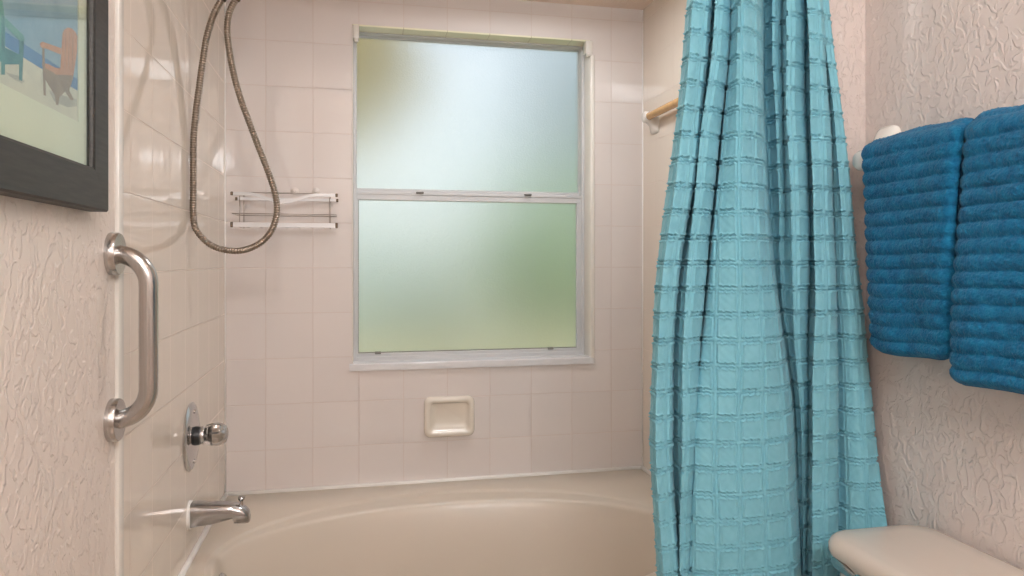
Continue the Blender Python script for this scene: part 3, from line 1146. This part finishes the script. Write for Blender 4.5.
def towel(label, yl_top, yr_top, yl_bot, yr_bot, zbot, zback, seed, lean=0.0):
    """yl = edge away from the camera, yr = edge nearer the camera"""
    rng = np.random.RandomState(seed)
    H = 0.0135
    rb = 0.0105 + H + .001
    # centre line in (x, z): back flap up, over the bar, front flap down
    path = []
    for z_ in np.linspace(zback, BZ, 60): path.append((BX + rb, z_))
    for a in np.linspace(0, PI, 22)[1:-1]: path.append((BX + rb * math.cos(a), BZ + rb * math.sin(a)))
    for z_ in np.linspace(BZ, zbot, 170): path.append((BX - rb - lean * (BZ - z_) / (BZ - zbot), z_))
    path = np.array(path)
    L = np.r_[0, np.cumsum(np.linalg.norm(np.diff(path, axis=0), axis=1))]
    tt = np.arange(0, L[-1], 0.0027)
    path = np.stack([np.interp(tt, L, path[:, i]) for i in range(2)], 1)
    tan = np.gradient(path, axis=0)
    tan /= np.linalg.norm(tan, axis=1, keepdims=True)
    nor = np.stack([-tan[:, 1], tan[:, 0]], 1)         # left of travel
    # travel is up at the back then over towards -x: outside is to the right
    nor = -nor
    per = 0.0292
    ph = (tt[-1] - tt) / per
    rib = np.sqrt(np.abs(np.sin(PI * ph)) + 1e-4)        # puffy ribs with narrow creases
    endr = np.minimum(1, np.sqrt(np.clip(1 - (1 - np.clip(np.minimum(tt, tt[-1] - tt) / .016, 0, 1)) ** 2, 0, 1)))
    nt = len(tt)
    ns = 110
    s = np.linspace(0, 1, ns)
    s = 0.5 - 0.5 * np.cos(PI * s)                      # finer near the edges
    s = 0.35 * s + 0.65 * np.linspace(0, 1, ns)
    edge = np.sqrt(np.clip(1 - np.abs(2 * s - 1) ** 14, 0, 1))
    nloop = 2 * nt
    V = np.zeros((ns, nloop, 3))
    fz = np.clip((BZ - path[:, 1]) / (BZ - zbot), 0, 1)
    low = rng.normal(size=(6, 5)) * .0012
    for i in range(ns):
        yl = yl_top + (yl_bot - yl_top) * fz ** 0.8
        yr = yr_top + (yr_bot - yr_top) * fz ** 0.8
        y = yl + (yr - yl) * s[i]
        y = y + (rib - .6) * .004 * (1 if s[i] > .5 else -1) * -1 * (abs(2 * s[i] - 1) ** 6)
        # rounded lower corners
        dcor = np.minimum(s[i], 1 - s[i]) * abs(yr_bot - yl_bot)
        wav = sum(low[a, b] * np.sin((a + 1) * 2.2 * s[i] + b) * np.sin((b + 1) * 3.1 * tt + a) for a in range(6) for b in range(5))
        th = H * endr * edge[i]
        ro = 0.0078 * rib * (0.35 + 0.65 * edge[i]) * endr * (1 + .10 * np.sin(19 * s[i] + 2.3 * np.floor(ph)))
        off_o = th + ro - .003 + wav
        off_i = -th * 0.8
        if dcor < .03:
            lift = .014 * (1 - dcor / .03) ** 2
        else:
            lift = 0
        zo = path[:, 1] + lift * fz ** 8
        V[i, :nt, 0] = path[:, 0] + nor[:, 0] * off_o
        V[i, :nt, 1] = y
        V[i, :nt, 2] = zo + nor[:, 1] * off_o + 0.003 * np.sin(6 * s[i] + seed) * fz
        V[i, nt:, 0] = (path[:, 0] + nor[:, 0] * off_i)[::-1]
        V[i, nt:, 1] = y[::-1]
        V[i, nt:, 2] = (zo + nor[:, 1] * off_i + 0.003 * np.sin(6 * s[i] + seed) * fz)[::-1]
    # fine tufting
    bumpy = rng.normal(size=(ns, nt)) * 0.0007
    V[:, :nt, 0] += nor[:, 0] * bumpy
    V[:, :nt, 2] += nor[:, 1] * bumpy
    # close the loop by repeating the first column
    V = np.concatenate([V, V[:, :1]], 1)
    o = grid_obj('towel', V.reshape(-1, 3), ns, nloop + 1, M['towel'])
    return tag(o, label, 'towel', 'ribbed blue towels on the towel bar')


XF = BX - 0.028                                       # front of the front flap
a0 = on_x(XF, 863, 150)[0]; a1 = on_x(XF, 963, 125)[0]
b0 = on_x(XF, 872, 345)[0]; b1 = on_x(XF, 950, 357)[0]
zl = on_x(XF, 930, 355)[1]
zr_ = on_x(XF, 985, 386)[1]
towel('ribbed blue towel hanging nearest the shower curtain, shorter hem', a0, a1 + .002, b0, b1, zl - .012, zl + .02, 3)
c0 = on_x(XF, 966, 125)[0]; d0 = on_x(XF, 953, 380)[0]
towel('ribbed blue towel hanging farther from the curtain, longer hem', c0, c0 - .27, d0, d0 - .285, zr_ - .005, zr_ - .012, 5, 0.004)

# ------------------------------------------------------------------ toilet
def build_toilet():
    t = thing('toilet', 'beige toilet against the right wall with bare tank lid', 'toilet', (1.2, -1.52, 0))
    lx0, lx1, ly0, ly1 = 1.338, 1.584, -1.775, -1.268
    LZ = 0.711
    cx, cy, hw, hh = (lx0 + lx1) / 2, (ly0 + ly1) / 2, (lx1 - lx0) / 2, (ly1 - ly0) / 2
    bm = BM()
    rings = []
    for z, ins, r in ((LZ - .038, .012, .045), (LZ - .038, .003, .05), (LZ - .030, .0, .052), (LZ - .018, .0, .052), (LZ - .009, .003, .052), (LZ - .003, .009, .05), (LZ, .018, .045), (LZ + .0015, .05, .03), (LZ + .002, .09, .02)):
        rings.append([(x, y, z) for x, y in rrect(cx, cy, hw - ins, hh - ins, r, 10)])
    loft(bm, rings)
    obj('tank_lid', bm, M['toilet'], t, True, 60)
    bm = BM()
    rings = []
    for z, ins, r in ((.335, .05, .05), (.345, .03, .05), (.40, .022, .05), (LZ - .05, .014, .045), (LZ - .037, .014, .045)):
        rings.append([(x + .004, y, z) for x, y in rrect(cx, cy, hw - ins, hh - ins, r, 10)])
    loft(bm, rings)
    obj('tank', bm, M['toilet'], t, True, 60)
    # flush lever on the front, curtain end
    lvx = 1.328
    bm = BM()
    lathe(bm, (1.358, -1.372, .644), (-1, 0, 0), [(0, .016), (.004, .016), (.008, .010), (.018, .009), (.018, 0)], 20)
    lev = obj('lever_boss', bm, M['chrome'], t, True, 40)
    bm = BM()
    rings = []
    for y, hz, hx, z, x in ((-1.392, .006, .004, .631, 1.360), (-1.385, .009, .006, .632, 1.360), (-1.36, .009, .006, .633, 1.359), (-1.345, .010, .006, .636, 1.357), (-1.312, .0125, .0065, .640, 1.355), (-1.300, .012, .006, .641, 1.354), (-1.294, .007, .004, .641, 1.354)):
        rings.append([(x + hx * math.cos(2 * PI * i / 16), y, z + .015 + hz * math.sin(2 * PI * i / 16)) for i in range(16)])
    loft(bm, rings)
    obj('flush_lever', bm, M['satin'], t, True, 60)
    # bowl and seat
    def egg(z, a, b, cxx, e=2.2, n=40):
        out = []
        for i in range(n):
            th = 2 * PI * i / n
            c, s = math.cos(th), math.sin(th)
            k_ = 1.0 if c > 0 else 1.0
            out.append((cxx + a * math.copysign(abs(c) ** (2 / e), c), cy + b * math.copysign(abs(s) ** (2 / e), s) * (1 - .10 * (c < 0) * abs(c)), z))
        return out
    bm = BM()
    loft(bm, [egg(0, .21, .11, 1.20), egg(.03, .21, .11, 1.20), egg(.10, .17, .09, 1.21), egg(.20, .18, .11, 1.17), egg(.30, .235, .165, 1.10), egg(.37, .26, .185, 1.08), egg(.385, .255, .18, 1.08), egg(.385, .20, .13, 1.07), egg(.30, .16, .10, 1.07), egg(.2, .06, .05, 1.09)])
    box(bm, (1.28, cy - .13, .20), (1.50, cy + .13, .335), .03, 4)
    obj('bowl', bm, M['toilet'], t, True, 50)
    bm = BM()
    loft(bm, [egg(.386, .262, .187, 1.075), egg(.400, .266, .190, 1.075), egg(.406, .262, .187, 1.075), egg(.428, .262, .186, 1.075), egg(.436, .25, .176, 1.075), egg(.438, .15, .10, 1.075)])
    obj('seat_lid', bm, M['toilet'], t, True, 50)


build_toilet()

# ------------------------------------------------------------------ lamps of the room and an added fill light (out of the picture)
lamp = thing('ceiling_lamp', 'round flush ceiling lamp over the bathroom floor', 'lamp', (0.72, -2.0, ZC))
bm = BM()
lathe(bm, (0.72, -2.0, ZC), (0, 0, -1), [(0, .20), (.02, .20), (.03, .19), (.03, 0)], 40)
obj('lamp_base', bm, M['band'], lamp, True, 40)
bm = BM()
lathe(bm, (0.72, -2.0, ZC - .03), (0, 0, -1), [(0, .185), (.03, .175), (.06, .14), (.08, .08), (.088, 0)], 40)
M['lamp_glass'] = emissive('lamp_glass', (0.95, 0.97, 1.0, 1), 12.0)
obj('lamp_shade', bm, M['lamp_glass'], lamp, True, 40)
van = thing('vanity_lamp', 'three-globe vanity lamp bar on the wall behind the camera', 'lamp', (0.8, YB, 2.0))
bm = BM()
box(bm, (0.42, YB, 1.95), (1.18, YB + .03, 2.05), .006, 2)
obj('lamp_bar', bm, M['chrome'], van, True, 40)
M['globe'] = emissive('globe_glass', (0.95, 0.97, 1.0, 1), 91.0)
for i in range(3):
    bm = BM()
    bmesh.ops.create_uvsphere(bm, u_segments=24, v_segments=16, radius=.065, matrix=Matrix.Translation((.54 + .26 * i, YB + .09, 2.0)))
    obj('globe', bm, M['globe'], van, True)

dl = thing('added_fill_light', 'unseen fill light added over the bathtub, shaped as a round downlight', 'lamp', (1.00, -0.50, ZS))  # added to brighten the alcove tiles, shaped as a recessed lamp
bm = BM()
tube(bm, [(1.00 + .085 * math.cos(a), -0.50 + .085 * math.sin(a), ZS - .002) for a in np.linspace(0, 2 * PI, 40, endpoint=False)], .008, 8, closed=True)
obj('fill_ring', bm, M['band'], dl, True)
bm = BM()
lathe(bm, (1.00, -0.50, ZS + .004), (0, 0, -1), [(0, .08), (.006, .08), (.010, .06), (.011, 0)], 36)
M['lens'] = emissive('fill_light_lens', (0.96, 0.98, 1.0, 1), 84.0)
obj('fill_lens', bm, M['lens'], dl, True, 40)

# ------------------------------------------------------------------ outside, seen blurred through the frosted glass
def leafmat(name, a, b):
    k = NT(name)
    k.set(Roughness=0.6)
    k.l(k.ramp(k.noise(9, 4), [(0.35, a), (0.65, b)]), k.b.inputs['Base Color'])
    return k.m


M['leaf'] = leafmat('leaf', lin(140, 176, 116), lin(186, 210, 150))
M['leaf_dark'] = leafmat('leaf_dark', lin(120, 150, 112), lin(160, 184, 144))
M['leaf_blue'] = leafmat('leaf_blue', lin(132, 168, 178), lin(168, 196, 202))
M['ground'] = leafmat('garden_ground', lin(206, 204, 160), lin(226, 220, 186))
M['fence'] = leafmat('fence_paint', lin(170, 192, 182), lin(186, 204, 194))
M['stucco'] = leafmat('stucco', lin(196, 176, 116), lin(210, 190, 132))
bm = BM()
box(bm, (-6, 0.14, -0.25), (8, 14, -0.05))
tag(obj('ground', bm, M['ground']), kind='structure')


def shrub(name, label, cat, c, r, mat, seed, group=None, trunk=0.0):
    rng = random.Random(seed)
    t = thing(name, label, cat, (c[0], c[1], -0.05), group)
    me_v, me_f = [], []
    n = 900
    for i in range(n):
        while True:
            d = Vector((rng.uniform(-1, 1), rng.uniform(-1, 1), rng.uniform(-1, 1)))
            if 0.35 < d.length < 1: break
        p = Vector(c) + Vector((d.x * r[0], d.y * r[1], d.z * r[2]))
        a = Vector((rng.uniform(-1, 1), rng.uniform(-1, 1), rng.uniform(-1, 1))).normalized()
        b = a.orthogonal().normalized()
        s_ = max(r) * rng.uniform(.10, .2)
        k0 = len(me_v)
        me_v += [p - a * s_, p + b * s_ * .45, p + a * s_, p - b * s_ * .45]
        me_f.append((k0, k0 + 1, k0 + 2, k0 + 3))
    me = bpy.data.meshes.new('foliage')
    me.from_pydata(me_v, [], me_f)
    link_mesh('foliage', me, mat, t)
    bm = BM()
    tube(bm, [(c[0], c[1], -0.06), (c[0] + .03, c[1], c[2] * .5), (c[0], c[1], c[2])], [.07, .05, .03], 8)
    obj('stem', bm, M['stucco'], t, True)
    return t


shrub('shrub', 'green shrub blurred behind the right half of the lower frosted pane', 'shrub', (1.85, 2.35, 1.2), (.62, .5, .55), M['leaf'], 1, 'greenery outside the frosted window')
shrub('shrub', 'bright green shrub blurred at the foot of the upper frosted pane', 'shrub', (2.3, 3.9, 1.6), (.75, .5, .5), M['leaf'], 2, 'greenery outside the frosted window')
shrub('tree', 'blue-grey tree blurred behind the upper right of the frosted window', 'tree', (3.1, 5.2, 3.0), (.95, .7, 1.1), M['leaf_blue'], 3, 'greenery outside the frosted window')
shrub('shrub', 'dark low bush blurred behind the middle of lower frosted pane', 'shrub', (.95, 2.5, .55), (.3, .3, .5), M['leaf_dark'], 4, 'greenery outside the frosted window')
M['planter'] = leafmat('planter_render', lin(226, 220, 180), lin(238, 232, 196))
pl = thing('garden_planter', 'low cream garden wall blurred along the bottom of the frosted window', 'garden wall', (1.1, 1.55, -0.05))
bm = BM()
box(bm, (-.6, 1.50, -.06), (3.0, 1.62, .72), .01, 2)
obj('wall_face', bm, M['planter'], pl)
bm = BM()
box(bm, (-.65, 1.46, .72), (3.05, 1.66, .79), .015, 2)
obj('coping', bm, M['planter'], pl)
fen = thing('garden_fence', 'pale fence blurred behind the left of the lower frosted pane', 'fence', (0.4, 3.6, -0.05))
for i in range(9):
    bm = BM()
    box(bm, (-1.2 + .28 * i, 3.6, -0.06), (-1.2 + .28 * i + .27, 3.63, 1.45), .006, 1)
    obj('board', bm, M['fence'], fen)
bm = BM()
box(bm, (-1.25, 3.63, 1.15), (1.40, 3.67, 1.24)); box(bm, (-1.25, 3.63, .2), (1.40, 3.67, .29))
obj('rail', bm, M['fence'], fen)
ev = thing('patio_roof', 'tan patio roof corner blurred at the upper left of the window', 'roof', (0.1, 1.7, 2.1))
bm = BM()
pr = [(-1.6, .6, 2.22), (.60, .6, 2.22), (.86, 1.7, 2.25), (.42, 2.4, 1.95), (-1.6, 2.4, 1.95)]
v0 = [bm.verts.new(p) for p in pr]; v1 = [bm.verts.new((x, y, z + .12)) for x, y, z in pr]
bm.faces.new(v0[::-1]); bm.faces.new(v1)
for i in range(5):
    bm.faces.new((v0[i], v0[(i + 1) % 5], v1[(i + 1) % 5], v1[i]))
obj('roof_panel', bm, M['stucco'], ev)
bm = BM()
box(bm, (-1.55, 2.25, -0.05), (-1.43, 2.37, 1.98), .01, 1)
obj('roof_post', bm, M['stucco'], ev)

# ------------------------------------------------------------------ sky
wd = bpy.data.worlds.new('World')
S.world = wd
wd.use_nodes = True
nt = wd.node_tree
bg = nt.nodes['Background']
sky = nt.nodes.new('ShaderNodeTexSky')
sky.sky_type = 'NISHITA'
sky.sun_disc = False
sky.sun_elevation = math.radians(48)
sky.sun_rotation = math.radians(200)
sky.air_density = 1.0
sky.dust_density = 3.0
hz = nt.nodes.new('ShaderNodeMixRGB')                 # thin bright cloud over the blue
hz.inputs['Fac'].default_value = 0.62
hz.inputs['Color2'].default_value = (3.1, 3.15, 3.0, 1)
nt.links.new(sky.outputs[0], hz.inputs['Color1'])
nt.links.new(hz.outputs[0], bg.inputs['Color'])
bg.inputs['Strength'].default_value = 0.32

# ------------------------------------------------------------------ camera and view
cam = bpy.data.cameras.new('camera')
cam.sensor_fit = 'HORIZONTAL'
cam.sensor_width = 36
cam.lens = FPX / 1024 * 36
cam.shift_y = -(288 - HORY) / 1024
cam.clip_start = 0.02
co = bpy.data.objects.new('camera', cam)
COL.objects.link(co)
co.location = (CAMX, CAMY, CAMZ)
co.rotation_euler = (PI / 2, 0, -YAW)
S.camera = co
S.view_settings.view_transform = 'Standard'
S.view_settings.look = 'None'
S.view_settings.gamma = 1
S.view_settings.use_curve_mapping = False
S.view_settings.exposure = 0.07
S.cycles.use_denoising = True
S.cycles.max_bounces = 10
S.cycles.diffuse_bounces = 6
S.cycles.glossy_bounces = 5
S.cycles.transmission_bounces = 8
S.cycles.sample_clamp_indirect = 6
